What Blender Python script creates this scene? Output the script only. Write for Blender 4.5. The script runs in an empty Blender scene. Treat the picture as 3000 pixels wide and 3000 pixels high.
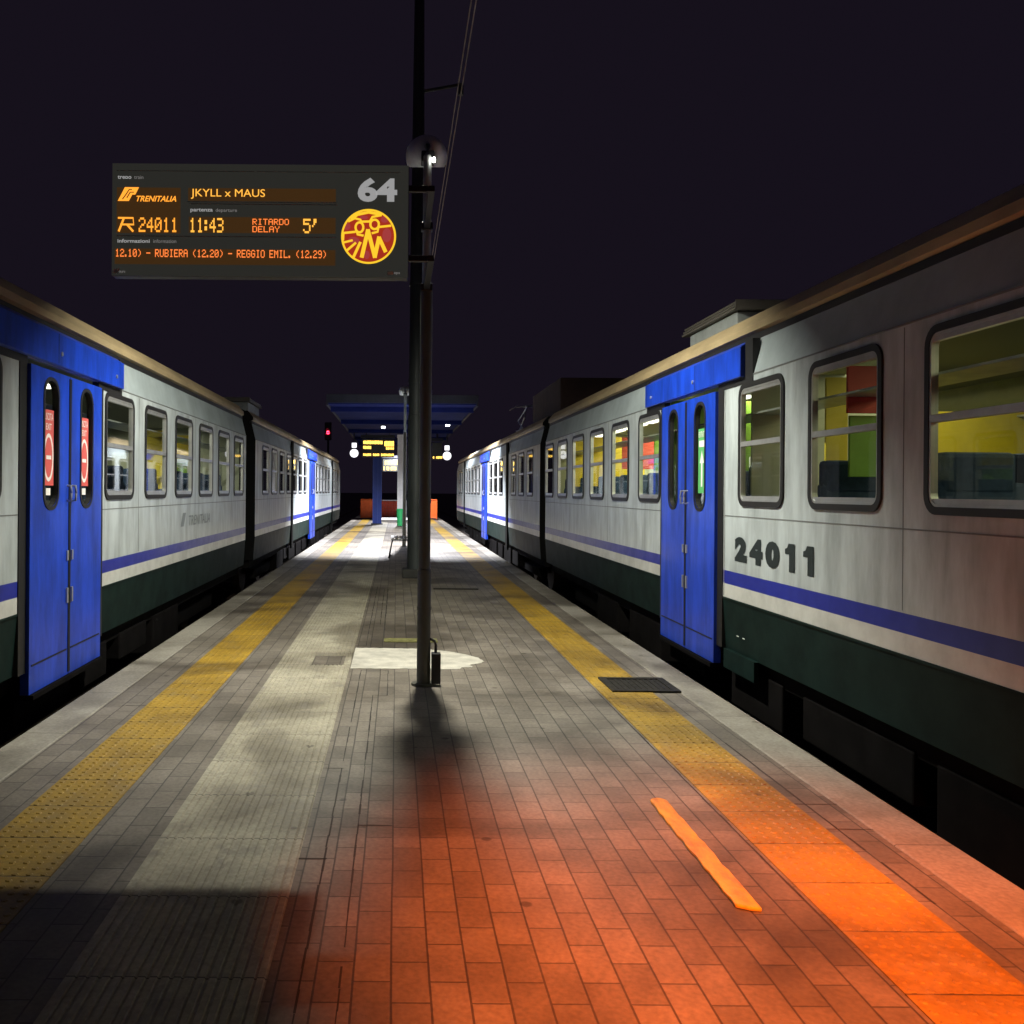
import bpy, bmesh, math, random
from mathutils import Vector, Matrix
random.seed(7)
R = math.radians
scene = bpy.context.scene
col = scene.collection

# ------------------------------------------------------------------ camera
EYE = 1.6
FOC = 2700.0            # focal length in pixels of the 3000 px photograph
cam_d = bpy.data.cameras.new("camera")
cam = bpy.data.objects.new("camera", cam_d)
col.objects.link(cam)
cam.location = (0, 0, EYE)
cam.rotation_euler = (R(90), R(-0.45), 0)
cam_d.sensor_width = 36
cam_d.lens = 36 * FOC / 3000
cam_d.shift_x = 0.113
cam_d.shift_y = -0.0207
cam_d.clip_start = 0.05
cam_d.clip_end = 2000
scene.camera = cam

# ------------------------------------------------------------------ world: night sky
w = bpy.data.worlds.new("World")
scene.world = w
w.use_nodes = True
bg = w.node_tree.nodes["Background"]
bg.inputs[0].default_value = (0.0078, 0.0056, 0.0108, 1)
bg.inputs[1].default_value = 1.0
scene.view_settings.view_transform = 'Standard'
scene.view_settings.look = 'None'
scene.view_settings.exposure = 0
scene.view_settings.gamma = 1
scene.render.resolution_x = 1024
scene.render.resolution_y = 1024

NEAR_POWER, FAR_POWER, WARM_POWER = 1200, 6000, 5600
NEAR_COL, FAR_COL, WARM_COL = (1.0, 0.975, 0.83), (0.93, 0.94, 1.0), (1.0, 0.185, 0.04)

# ------------------------------------------------------------------ materials
MATS = {}
def mat(name, c, rough=0.5, metal=0.0, var=0.0, scale=6.0, bump=0.0, bscale=60.0, c2=None, spec=0.5, stretch=None, coat=0.0):
    if name in MATS: return MATS[name]
    m = bpy.data.materials.new(name); m.use_nodes = True
    nt = m.node_tree; N = nt.nodes; L = nt.links
    b = N["Principled BSDF"]
    b.inputs["Base Color"].default_value = (*c, 1)
    b.inputs["Roughness"].default_value = rough
    b.inputs["Metallic"].default_value = metal
    b.inputs["Specular IOR Level"].default_value = spec
    b.inputs["Coat Weight"].default_value = coat
    b.inputs["Coat Roughness"].default_value = 0.12
    if var > 0 or bump > 0:
        tc = N.new("ShaderNodeTexCoord"); mp = N.new("ShaderNodeMapping")
        L.new(tc.outputs["Object"], mp.inputs[0])
        if stretch: mp.inputs["Scale"].default_value = stretch
    if var > 0:
        nz = N.new("ShaderNodeTexNoise"); nz.inputs["Scale"].default_value = scale
        nz.inputs["Detail"].default_value = 8; nz.inputs["Roughness"].default_value = 0.65
        L.new(mp.outputs[0], nz.inputs["Vector"])
        cr = N.new("ShaderNodeValToRGB")
        lo = c2 if c2 else tuple(x * (1 - var) for x in c)
        cr.color_ramp.elements[0].position = 0.32; cr.color_ramp.elements[0].color = (*lo, 1)
        cr.color_ramp.elements[1].position = 0.62; cr.color_ramp.elements[1].color = (*c, 1)
        L.new(nz.outputs["Fac"], cr.inputs[0]); L.new(cr.outputs[0], b.inputs["Base Color"])
        mr = N.new("ShaderNodeMapRange")
        mr.inputs["To Min"].default_value = min(1, rough + 0.15); mr.inputs["To Max"].default_value = max(0.03, rough - 0.08)
        L.new(nz.outputs["Fac"], mr.inputs["Value"]); L.new(mr.outputs[0], b.inputs["Roughness"])
    if bump > 0:
        nb = N.new("ShaderNodeTexNoise"); nb.inputs["Scale"].default_value = bscale; nb.inputs["Detail"].default_value = 5
        L.new(mp.outputs[0], nb.inputs["Vector"])
        bp = N.new("ShaderNodeBump"); bp.inputs["Strength"].default_value = bump; bp.inputs["Distance"].default_value = 0.01
        L.new(nb.outputs["Fac"], bp.inputs["Height"]); L.new(bp.outputs[0], b.inputs["Normal"])
    MATS[name] = m
    return m

def emit(name, c, s):
    if name in MATS: return MATS[name]
    m = bpy.data.materials.new(name); m.use_nodes = True
    b = m.node_tree.nodes["Principled BSDF"]
    b.inputs["Base Color"].default_value = (c[0]*.3, c[1]*.3, c[2]*.3, 1)
    b.inputs["Emission Color"].default_value = (*c, 1)
    b.inputs["Emission Strength"].default_value = s
    MATS[name] = m
    return m

def glass(name, tint, refl=0.9, rough=0.02):
    if name in MATS: return MATS[name]
    m = bpy.data.materials.new(name); m.use_nodes = True
    nt = m.node_tree; N = nt.nodes; L = nt.links
    for n in list(N):
        if n.type == 'BSDF_PRINCIPLED': N.remove(n)
    out = [n for n in N if n.type == 'OUTPUT_MATERIAL'][0]
    tr = N.new("ShaderNodeBsdfTransparent"); tr.inputs[0].default_value = (*tint, 1)
    gl = N.new("ShaderNodeBsdfGlossy"); gl.inputs[0].default_value = (refl, refl, refl, 1); gl.inputs["Roughness"].default_value = rough
    lw = N.new("ShaderNodeLayerWeight"); lw.inputs[0].default_value = 0.5
    pw = N.new("ShaderNodeMath"); pw.operation = 'POWER'; pw.inputs[1].default_value = 5; L.new(lw.outputs["Facing"], pw.inputs[0])
    fr = N.new("ShaderNodeMath"); fr.operation = 'MULTIPLY_ADD'; fr.inputs[1].default_value = 0.9; fr.inputs[2].default_value = 0.05; L.new(pw.outputs[0], fr.inputs[0])
    mx = N.new("ShaderNodeMixShader")
    L.new(fr.outputs[0], mx.inputs[0]); L.new(tr.outputs[0], mx.inputs[1]); L.new(gl.outputs[0], mx.inputs[2])
    L.new(mx.outputs[0], out.inputs[0])
    MATS[name] = m
    return m

def paving(name, c, mortar, bw, bh, ms, var, rough=0.6, c_alt=None, wear=None, wear_lo=0.40, wear_hi=0.62, offset=0.5):
    """brick-bond slabs, long side along Y; stains from large noise"""
    m = bpy.data.materials.new(name); m.use_nodes = True
    nt = m.node_tree; N = nt.nodes; L = nt.links
    b = N["Principled BSDF"]
    tc = N.new("ShaderNodeTexCoord"); mp = N.new("ShaderNodeMapping")
    mp.inputs["Rotation"].default_value = (0, 0, R(90))
    L.new(tc.outputs["Object"], mp.inputs[0])
    wob = N.new("ShaderNodeTexNoise"); wob.inputs["Scale"].default_value = 1.3
    L.new(mp.outputs[0], wob.inputs["Vector"])
    vm = N.new("ShaderNodeVectorMath"); vm.operation = 'MULTIPLY_ADD'
    vm.inputs[1].default_value = (0.008, 0.008, 0); L.new(wob.outputs["Color"], vm.inputs[0]); L.new(mp.outputs[0], vm.inputs[2])
    br = N.new("ShaderNodeTexBrick")
    br.inputs["Scale"].default_value = 1; br.inputs["Brick Width"].default_value = bw; br.inputs["Row Height"].default_value = bh
    br.inputs["Mortar Size"].default_value = ms; br.inputs["Mortar Smooth"].default_value = 0.4
    br.offset = offset
    ca = c_alt or tuple(x * (1 - var) for x in c)
    br.inputs["Color1"].default_value = (*c, 1); br.inputs["Color2"].default_value = (*ca, 1); br.inputs["Mortar"].default_value = (*mortar, 1)
    br.inputs["Bias"].default_value = -0.2
    L.new(vm.outputs[0], br.inputs["Vector"])
    n1 = N.new("ShaderNodeTexNoise"); n1.inputs["Scale"].default_value = 1.1; n1.inputs["Detail"].default_value = 9; n1.inputs["Roughness"].default_value = 0.7
    L.new(mp.outputs[0], n1.inputs["Vector"])
    r1 = N.new("ShaderNodeValToRGB"); r1.color_ramp.elements[0].position = 0.33; r1.color_ramp.elements[0].color = (0.55, 0.53, 0.5, 1)
    r1.color_ramp.elements[1].position = 0.6; r1.color_ramp.elements[1].color = (1, 1, 1, 1)
    L.new(n1.outputs["Fac"], r1.inputs[0])
    mul = N.new("ShaderNodeMix"); mul.data_type = 'RGBA'; mul.blend_type = 'MULTIPLY'; mul.inputs[0].default_value = 1
    L.new(br.outputs["Color"], mul.inputs[6]); L.new(r1.outputs[0], mul.inputs[7])
    n2 = N.new("ShaderNodeTexNoise"); n2.inputs["Scale"].default_value = 45; n2.inputs["Detail"].default_value = 6
    L.new(mp.outputs[0], n2.inputs["Vector"])
    r2 = N.new("ShaderNodeValToRGB"); r2.color_ramp.elements[0].position = 0.3; r2.color_ramp.elements[0].color = (0.72, 0.72, 0.72, 1)
    r2.color_ramp.elements[1].position = 0.65; r2.color_ramp.elements[1].color = (1, 1, 1, 1)
    L.new(n2.outputs["Fac"], r2.inputs[0])
    mul2 = N.new("ShaderNodeMix"); mul2.data_type = 'RGBA'; mul2.blend_type = 'MULTIPLY'; mul2.inputs[0].default_value = 1
    L.new(mul.outputs[2], mul2.inputs[6]); L.new(r2.outputs[0], mul2.inputs[7])
    vo = N.new("ShaderNodeTexVoronoi"); vo.inputs["Scale"].default_value = 2.6; L.new(tc.outputs["Object"], vo.inputs["Vector"])
    vr = N.new("ShaderNodeValToRGB"); vr.color_ramp.elements[0].position = 0.05; vr.color_ramp.elements[0].color = (.45, .43, .42, 1); vr.color_ramp.elements[1].position = 0.075; vr.color_ramp.elements[1].color = (1, 1, 1, 1)
    L.new(vo.outputs["Distance"], vr.inputs[0])
    n4 = N.new("ShaderNodeTexNoise"); n4.inputs["Scale"].default_value = .55; n4.inputs["Detail"].default_value = 6; n4.inputs["Distortion"].default_value = .8; L.new(tc.outputs["Object"], n4.inputs["Vector"])
    r4 = N.new("ShaderNodeValToRGB"); r4.color_ramp.elements[0].position = 0.36; r4.color_ramp.elements[0].color = (.42, .4, .38, 1); r4.color_ramp.elements[1].position = 0.5; r4.color_ramp.elements[1].color = (1, 1, 1, 1)
    L.new(n4.outputs["Fac"], r4.inputs[0])
    m3 = N.new("ShaderNodeMix"); m3.data_type = 'RGBA'; m3.blend_type = 'MULTIPLY'; m3.inputs[0].default_value = 1; L.new(mul2.outputs[2], m3.inputs[6]); L.new(vr.outputs[0], m3.inputs[7])
    m4 = N.new("ShaderNodeMix"); m4.data_type = 'RGBA'; m4.blend_type = 'MULTIPLY'; m4.inputs[0].default_value = 1; L.new(m3.outputs[2], m4.inputs[6]); L.new(r4.outputs[0], m4.inputs[7])
    last = m4.outputs[2]
    if wear:
        n3 = N.new("ShaderNodeTexNoise"); n3.inputs["Scale"].default_value = 5; n3.inputs["Detail"].default_value = 10; n3.inputs["Roughness"].default_value = 0.75
        L.new(mp.outputs[0], n3.inputs["Vector"])
        r3 = N.new("ShaderNodeValToRGB"); r3.color_ramp.elements[0].position = wear_lo; r3.color_ramp.elements[0].color = (0.75, 0.75, 0.75, 1)
        r3.color_ramp.elements[1].position = wear_hi; r3.color_ramp.elements[1].color = (0, 0, 0, 1)
        L.new(n3.outputs["Fac"], r3.inputs[0])
        mw = N.new("ShaderNodeMix"); mw.data_type = 'RGBA'
        L.new(r3.outputs[0], mw.inputs[0]); L.new(last, mw.inputs[6]); mw.inputs[7].default_value = (*wear, 1)
        last = mw.outputs[2]
    L.new(last, b.inputs["Base Color"])
    rr = N.new("ShaderNodeMapRange"); rr.inputs["To Min"].default_value = rough - 0.16; rr.inputs["To Max"].default_value = rough + 0.2
    L.new(n1.outputs["Fac"], rr.inputs["Value"]); L.new(rr.outputs[0], b.inputs["Roughness"])
    inv = N.new("ShaderNodeMath"); inv.operation = 'SUBTRACT'; inv.inputs[0].default_value = 1; L.new(br.outputs["Fac"], inv.inputs[1])
    ad = N.new("ShaderNodeMath"); ad.operation = 'MULTIPLY_ADD'; ad.inputs[1].default_value = 0.35
    L.new(n2.outputs["Fac"], ad.inputs[0]); L.new(inv.outputs[0], ad.inputs[2])
    bp = N.new("ShaderNodeBump"); bp.inputs["Strength"].default_value = 0.55; bp.inputs["Distance"].default_value = 0.006
    L.new(ad.outputs[0], bp.inputs["Height"]); L.new(bp.outputs[0], b.inputs["Normal"])
    return m

PAVER = paving("grey_pavers", (0.29, 0.255, 0.21), (0.10, 0.088, 0.075), 0.25, 0.125, 0.0045, 0.34)
KERB = paving("kerb_stone", (0.44, 0.41, 0.35), (0.12, 0.11, 0.1), 1.2, 20, 0.004, 0.1)
YEL = paving("yellow_tactile", (0.53, 0.325, 0.03), (0.14, 0.09, 0.02), 0.42, 20, 0.005, 0.12, wear=(0.30, 0.21, 0.07), wear_lo=0.33, wear_hi=0.5, offset=0)
WHT = paving("white_tactile", (0.56, 0.52, 0.40), (0.09, 0.08, 0.07), 0.6, 20, 0.004, 0.12, wear=(0.22, 0.2, 0.17), wear_lo=0.34, wear_hi=0.5, offset=0)
CONC = mat("patch_concrete", (0.64, 0.61, 0.53), 0.8, var=0.4, scale=4, bump=0.3, bscale=80)
PLWALL = mat("platform_wall", (0.14, 0.13, 0.12), 0.9, var=0.4, scale=3)
BALLAST = mat("ballast", (0.09, 0.08, 0.075), 0.95, var=0.6, scale=14, bump=1.0, bscale=22)
RUST = mat("rail_steel", (0.11, 0.075, 0.055), 0.5, 0.7, var=0.3, scale=10)
SLEEP = mat("sleeper_concrete", (0.2, 0.19, 0.17), 0.9, var=0.3)
BODYW = mat("train_white", (0.50, 0.56, 0.575), 0.30, var=0.42, scale=2.2, stretch=(1, 2.2, .55), spec=0.5)
UPPER = mat("train_upper_grey", (0.36, 0.42, 0.435), 0.38, var=0.25, scale=2)
BODYG = mat("train_green", (0.004, 0.017, 0.015), 0.6, var=0.45, scale=3, spec=0.15)
STRB = mat("stripe_blue", (0.016, 0.026, 0.30), 0.35, var=0.2)
STRW = mat("stripe_white", (0.60, 0.61, 0.58), 0.35, var=0.25, scale=4)
BLUE = mat("door_blue", (0.010, 0.062, 0.60), 0.34, var=0.55, scale=2.6, stretch=(1, 2.0, .5), coat=0.15)
BLACK = mat("black_rubber", (0.012, 0.012, 0.013), 0.5)
MATTE = mat("matte_black", (0.008, 0.008, 0.008), 0.95, spec=0.05)  # flat black; on the car ends it stands in for shade
SEAMM = mat("panel_seam", (0.17, 0.18, 0.18), 0.6)
UNDER = mat("underframe", (0.008, 0.007, 0.007), 0.95, var=0.5, scale=4, spec=0.06)
ROOFM = mat("roof_metal", (0.16, 0.145, 0.12), 0.55, 0.1, var=0.45, scale=2.5, stretch=(1, .4, 1))
CORN = mat("cornice_paint", (0.44, 0.34, 0.19), 0.4, var=0.4, scale=3, stretch=(1, .3, 1))
ALU = mat("aluminium", (0.55, 0.56, 0.56), 0.35, 0.7, var=0.2)
PANE = glass("train_glass", (0.86, 0.9, 0.84))
DPANE = glass("dark_glass", (0.25, 0.27, 0.26))
INWALL = mat("inner_wall", (0.20, 0.20, 0.075), 0.6, var=0.15)
INCEIL = mat("inner_ceiling", (0.2, 0.2, 0.13), 0.6)
INFLOOR = mat("inner_floor", (0.1, 0.1, 0.1), 0.6)
SEATM = mat("seat_cloth", (0.03, 0.06, 0.13), 0.9, var=0.3, scale=20)
SEATG = mat("seat_green", (0.10, 0.28, 0.05), 0.8, var=0.3, scale=20)
YPANEL = mat("yellow_panel", (0.72, 0.55, 0.03), 0.45, var=0.12)
GPANEL = mat("green_panel", (0.24, 0.46, 0.06), 0.45, var=0.12)
WPANEL = mat("cream_panel", (0.6, 0.62, 0.5), 0.45, var=0.12)
RPANEL = mat("red_notice", (0.62, 0.07, 0.05), 0.5)
STRIP = emit("tube_light", (1.0, 0.97, 0.82), 3)
POLE_D = mat("pole_dark", (0.10, 0.10, 0.085), 0.55, 0.2, var=0.4, scale=5, stretch=(1, 1, .25))
POLE_L = mat("pole_galvanised", (0.42, 0.45, 0.44), 0.45, 0.4, var=0.3, scale=6)
MASTM = mat("mast_paint", (0.05, 0.06, 0.062), 0.5, 0.2, var=0.45, scale=4, stretch=(1, 1, .25))
SHADE = mat("shade_enamel", (0.74, 0.78, 0.78), 0.4, var=0.35, scale=7)
SHADEIN = mat("shade_inside", (0.16, 0.16, 0.155), 0.6)
ANTH = mat("board_anthracite", (0.035, 0.037, 0.034), 0.45, var=0.25, scale=5)
LEDBG = emit("led_panel_glow", (0.10, 0.047, 0.014), 0.45)  # weak glow painted into the dark matrix behind the characters
RULE = mat("printed_line", (0.3, 0.3, 0.28), 0.6)
LEDO = emit("led_orange", (1.0, 0.36, 0.035), 1.35)
LEDY = emit("led_amber", (1.0, 0.47, 0.06), 1.3)
LEDR = emit("led_red_orange", (1.0, 0.22, 0.045), 1.35)
PRINT = emit("printed_grey", (0.42, 0.42, 0.42), 0.75)
PRINTS = emit("printed_small", (0.36, 0.34, 0.33), 0.5)
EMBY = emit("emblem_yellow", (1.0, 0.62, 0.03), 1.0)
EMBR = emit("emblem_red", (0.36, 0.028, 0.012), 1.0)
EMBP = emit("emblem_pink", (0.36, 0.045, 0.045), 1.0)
NUMB = mat("number_paint", (0.014, 0.022, 0.024), 0.5)
STICKR = mat("sticker_red", (0.62, 0.10, 0.09), 0.5)
STICKW = mat("sticker_white", (0.8, 0.78, 0.75), 0.5)
STICKG = mat("sticker_green", (0.10, 0.42, 0.14), 0.5)
IRON = mat("cast_iron", (0.05, 0.045, 0.035), 0.6, 0.5, var=0.6, scale=20, bump=0.5)
OLIVE = mat("channel_metal", (0.28, 0.27, 0.10), 0.5, 0.2, var=0.5, scale=12)
YSTRIP = mat("yellow_cover", (0.75, 0.47, 0.03), 0.3, scale=16, var=0.5, c2=(.42, .22, .04), bump=.4, bscale=40, stretch=(1, .4, 1), coat=0.25)
CANB = mat("canopy_blue", (0.007, 0.013, 0.085), 0.85, var=0.3, scale=1.5, spec=0.1)
CANG = mat("canopy_steel", (0.010, 0.012, 0.022), 0.7, 0.0, var=0.3)
PILB = mat("pillar_blue", (0.012, 0.05, 0.34), 0.4, var=0.2)
PILW = mat("pillar_white", (0.75, 0.74, 0.74), 0.5, var=0.15)
ORANGE = mat("barrier_orange", (0.90, 0.15, 0.02), 0.5, var=0.2)
NETM = mat("net_red", (0.62, 0.08, 0.04), 0.7, var=0.4, scale=8)
GREENB = mat("bin_green", (0.02, 0.34, 0.10), 0.4, var=0.2)
CLOCKF = emit("clock_face", (0.95, 0.95, 1.0), 1.6)
SIGNR = emit("signal_red", (1.0, 0.02, 0.05), 14)
BULB = emit("bulb_white", (1.0, 0.98, 0.9), 25)
BULBW = emit("bulb_warm", (1.0, 0.4, 0.12), 25)

# ------------------------------------------------------------------ mesh builder
class MB:
    def __init__(s): s.v = []; s.f = []; s.mi = []
    def face(s, pts, m=0):
        i = len(s.v); s.v += [tuple(p) for p in pts]; s.f.append(tuple(range(i, i + len(pts)))); s.mi.append(m)
    def box(s, a, b, m=0):
        x0, y0, z0 = [min(a[i], b[i]) for i in range(3)]; x1, y1, z1 = [max(a[i], b[i]) for i in range(3)]
        i = len(s.v)
        s.v += [(x0,y0,z0),(x1,y0,z0),(x1,y1,z0),(x0,y1,z0),(x0,y0,z1),(x1,y0,z1),(x1,y1,z1),(x0,y1,z1)]
        for q in ((0,3,2,1),(4,5,6,7),(0,1,5,4),(1,2,6,5),(2,3,7,6),(3,0,4,7)):
            s.f.append(tuple(i + k for k in q)); s.mi.append(m)
    def tube(s, path, rad, n=12, cap=True, m=0):
        path = [Vector(p) for p in path]
        rads = rad if isinstance(rad, (list, tuple)) else [rad] * len(path)
        rings = []
        for k, p in enumerate(path):
            t = (path[min(k+1, len(path)-1)] - path[max(k-1, 0)]).normalized()
            up = Vector((0, 1, 0)) if abs(t.z) > 0.9 else Vector((0, 0, 1))
            a = t.cross(up).normalized(); b = t.cross(a).normalized()
            i = len(s.v)
            for q in range(n):
                an = 2 * math.pi * q / n
                s.v.append(tuple(p + (a * math.cos(an) + b * math.sin(an)) * rads[k]))
            rings.append(i)
        for k in range(len(rings) - 1):
            for q in range(n):
                s.f.append((rings[k]+q, rings[k]+(q+1)%n, rings[k+1]+(q+1)%n, rings[k+1]+q)); s.mi.append(m)
        if cap:
            s.f.append(tuple(rings[0]+q for q in range(n))); s.mi.append(m)
            s.f.append(tuple(rings[-1]+q for q in reversed(range(n)))); s.mi.append(m)
    def prism(s, poly, vec, m=0):
        """closed polygon (3-D points) extruded along vec"""
        n = len(poly); i = len(s.v); vec = Vector(vec)
        s.v += [tuple(p) for p in poly] + [tuple(Vector(p) + vec) for p in poly]
        s.f.append(tuple(range(i, i+n))); s.mi.append(m)
        s.f.append(tuple(range(i+2*n-1, i+n-1, -1))); s.mi.append(m)
        for k in range(n):
            s.f.append((i+k, i+(k+1)%n, i+n+(k+1)%n, i+n+k)); s.mi.append(m)
    def build(s, name, mats, parent=None, smooth=None, bevel=0, org=None, segs=2):
        me = bpy.data.meshes.new(name)
        if org is None: org = ORG.get(parent, Vector((0, 0, 0))) if parent else Vector((0, 0, 0))
        org = Vector(org)
        me.from_pydata([tuple(Vector(p) - org) for p in s.v], [], s.f)
        mats = mats if isinstance(mats, (list, tuple)) else [mats]
        for m in mats: me.materials.append(m)
        for p, mi in zip(me.polygons, s.mi): p.material_index = mi
        bm = bmesh.new(); bm.from_mesh(me)
        if bevel or smooth is not None: bmesh.ops.remove_doubles(bm, verts=bm.verts, dist=1e-5)
        bmesh.ops.recalc_face_normals(bm, faces=bm.faces)
        if smooth is not None:
            for f in bm.faces: f.smooth = True
            for e in bm.edges:
                if len(e.link_faces) == 2 and e.calc_face_angle(0) > R(smooth): e.smooth = False
        bm.to_mesh(me); bm.free()
        o = bpy.data.objects.new(name, me); col.objects.link(o)
        if parent: o.parent = parent; ORG[o] = org
        else: o.location = org; ORG[o] = org
        if bevel:
            bv = o.modifiers.new("bevel", 'BEVEL'); bv.width = bevel; bv.segments = segs; bv.limit_method = 'ANGLE'
            bv.angle_limit = R(40)
        return o
ORG = {}

def empty(name, loc, label, cat, group=None):
    o = bpy.data.objects.new(name, None); col.objects.link(o)
    o.location = loc; o.empty_display_size = 0.2; ORG[o] = Vector(loc)
    tag(o, label, cat, group); return o
def tag(o, label=None, cat=None, group=None, kind=None):
    if label: o["label"] = label
    if cat: o["category"] = cat
    if group: o["group"] = group
    if kind: o["kind"] = kind
    return o

def text_poly(body, bold=0.0, shear=0.0, spacing=1.0):
    """built-in font as flat triangles, normalised to the unit box"""
    cu = bpy.data.curves.new("lettering", 'FONT'); cu.body = body; cu.size = 1; cu.offset = bold; cu.shear = shear
    cu.space_character = spacing; cu.resolution_u = 4
    ob = bpy.data.objects.new("lettering", cu); col.objects.link(ob)
    bpy.context.view_layer.update()
    dg = bpy.context.evaluated_depsgraph_get()
    me = bpy.data.meshes.new_from_object(ob.evaluated_get(dg))
    vs = [v.co.copy() for v in me.vertices]; fs = [tuple(p.vertices) for p in me.polygons]
    bpy.data.objects.remove(ob); bpy.data.curves.remove(cu); bpy.data.meshes.remove(me)
    x0 = min(v.x for v in vs); x1 = max(v.x for v in vs); y0 = min(v.y for v in vs); y1 = max(v.y for v in vs)
    return [((v.x-x0)/(x1-x0), (v.y-y0)/(y1-y0)) for v in vs], fs
def put_text(mb, tp, o, u, v, m=0):
    """o lower-left corner, u along the line (full width), v up (full height)"""
    vs, fs = tp; i = len(mb.v); o = Vector(o); u = Vector(u); v = Vector(v)
    mb.v += [tuple(o + u*a + v*b) for a, b in vs]
    for f in fs: mb.f.append(tuple(i+k for k in f)); mb.mi.append(m)

GL = {'0':"01110 10001 10011 10101 11001 10001 01110",'1':"00100 01100 00100 00100 00100 00100 01110",'2':"01110 10001 00001 00110 01000 10000 11111",
'3':"11110 00001 00001 01110 00001 00001 11110",'4':"00010 00110 01010 10010 11111 00010 00010",'5':"11111 10000 11110 00001 00001 10001 01110",
'9':"01110 10001 10001 01111 00001 00001 01110",'A':"01110 10001 10001 11111 10001 10001 10001",'B':"11110 10001 10001 11110 10001 10001 11110",
'D':"11110 10001 10001 10001 10001 10001 11110",'E':"11111 10000 10000 11110 10000 10000 11111",'G':"01110 10001 10000 10111 10001 10001 01110",
'I':"01110 00100 00100 00100 00100 00100 01110",'L':"10000 10000 10000 10000 10000 10000 11111",'M':"10001 11011 10101 10101 10001 10001 10001",
'O':"01110 10001 10001 10001 10001 10001 01110",'R':"11110 10001 10001 11110 10100 10010 10001",'T':"11111 00100 00100 00100 00100 00100 00100",
'U':"10001 10001 10001 10001 10001 10001 01110",'Y':"10001 10001 01010 00100 00100 00100 00100",'(':"00010 00100 01000 01000 01000 00100 00010",
')':"01000 00100 00010 00010 00010 00100 01000",'.':"00000 00000 00000 00000 00000 01100 01100",'-':"00000 00000 00000 11111 00000 00000 00000",
':':"00000 01100 01100 00000 01100 01100 00000","'":"01100 01100 01000 10000 00000 00000 00000",' ':"00000 "*7}
def led_cells(s):
    cells = []; x = 0
    for ch in s:
        g = GL[ch].split(); wd = 3 if ch in ".:'" else (4 if ch == ' ' else 5)
        lo = 1 if ch in '.:' else 0
        for r, row in enumerate(g):
            for c, bit in enumerate(row):
                if bit == '1': cells.append((x + c - lo, 6 - r))
        x += wd + 1
    return cells, x - 1

# ------------------------------------------------------------------ setting: ground, platform, tracks
XL, XR = 2.68, 2.85          # side planes of the two trains
EL, ER = -2.42, 2.56         # platform edges
Y0, Y1 = -9.0, 70.0
def slab(name, x0, x1, y0, y1, z0, z1, m, label, cat="paving", bevel=0):
    b = MB(); b.box((x0, y0, z0), (x1, y1, z1)); o = b.build(name, m, bevel=bevel)
    tag(o, label, cat, None, "structure"); return o
g = MB(); g.box((-400, -200, -1.2), (400, 900, -0.72)); tag(g.build("ground", BALLAST), "dark ballast ground under the tracks", "ground", None, "structure")
slab("platform", EL + 0.28, ER - 0.28, Y0, Y1, -0.72, 0.0, PAVER, "island platform paved with grey stone setts between the two trains")
slab("platform_edge", EL, EL + 0.278, Y0, Y1, -0.72, 0.004, KERB, "pale stone edging of the platform along the left train", bevel=0.012)
slab("platform_edge", ER - 0.278, ER, Y0, Y1, -0.72, 0.004, KERB, "pale stone edging of the platform along the right train", bevel=0.012)

def yellow_strip(x0, x1, label):
    b = MB(); b.box((x0, Y0, -0.01), (x1, 52, 0.005))
    n = 7; p = (x1 - x0) / n
    y = -1.0
    while y < 13:
        for k in range(n):
            cx = x0 + (k + .5) * p; r0, r1 = 0.017, 0.010; i = len(b.v)
            for r, z in ((r0, 0.0045), (r1, 0.0088)):
                for q in range(6):
                    a = q * math.pi / 3; b.v.append((cx + r*math.cos(a), y + r*math.sin(a), z))
            for q in range(6):
                b.f.append((i+q, i+(q+1)%6, i+6+(q+1)%6, i+6+q)); b.mi.append(0)
            b.f.append(tuple(i+6+q for q in range(6))); b.mi.append(0)
        y += p
    tag(b.build("warning_strip", YEL), label, "paving", None, "structure")
yellow_strip(-1.83, -1.41, "worn yellow studded warning strip on the left side of the platform")
yellow_strip(1.64, 2.06, "worn yellow studded warning strip on the right side of the platform")
b = MB(); xs = [-1.07]; prof = [(-1.07, -0.01), (-1.07, 0.004)]
nr = 17; p = 0.66 / nr
for k in range(nr):
    c = -1.07 + (k + .5) * p; hw = 0.011 if k % 5 else 0.015
    prof += [(c-hw-0.004, 0.004), (c-hw, 0.0095), (c+hw, 0.0095), (c+hw+0.004, 0.004)]
prof += [(-0.41, 0.004), (-0.41, -0.01)]
yy = [Y0 + 6 * i for i in range(11)]
for ya, yb in zip(yy, yy[1:]):
    for (xa, za), (xb, zb) in zip(prof, prof[1:]): b.face([(xa, ya, za), (xb, ya, zb), (xb, yb, zb), (xa, yb, za)])
tag(b.build("guide_strip", WHT), "pale ribbed guide path running along the platform", "paving", None, "structure")
# grey slabs inside the guide path, pale concrete repair, paver panels framed by wide joints
b = MB(); b.box((-0.76, 8.4, 0.002), (-0.47, 8.85, 0.0105)); tag(b.build("tactile_slab", PAVER), "grey slab let into the pale guide path near the lamp post", "paving", None, "structure")
pts = [(-0.40, 8.28), (0.58, 8.28), (0.60, 8.36), (0.70, 8.36), (0.69, 8.48), (0.78, 8.55), (0.84, 8.66), (0.80, 8.86), (0.70, 9.02), (0.52, 9.2), (0.30, 9.33), (-0.40, 9.36)]
rg = random.Random(11); fine = []
for k, (xa, ya) in enumerate(pts):
    xb, yb = pts[(k+1) % len(pts)]; n = max(1, int(math.hypot(xb-xa, yb-ya)/.035))
    for t_ in range(n): fine.append((xa+(xb-xa)*t_/n + (rg.uniform(-.012, .012) if xa > .4 else 0), ya+(yb-ya)*t_/n + rg.uniform(-.009, .009)))
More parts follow.
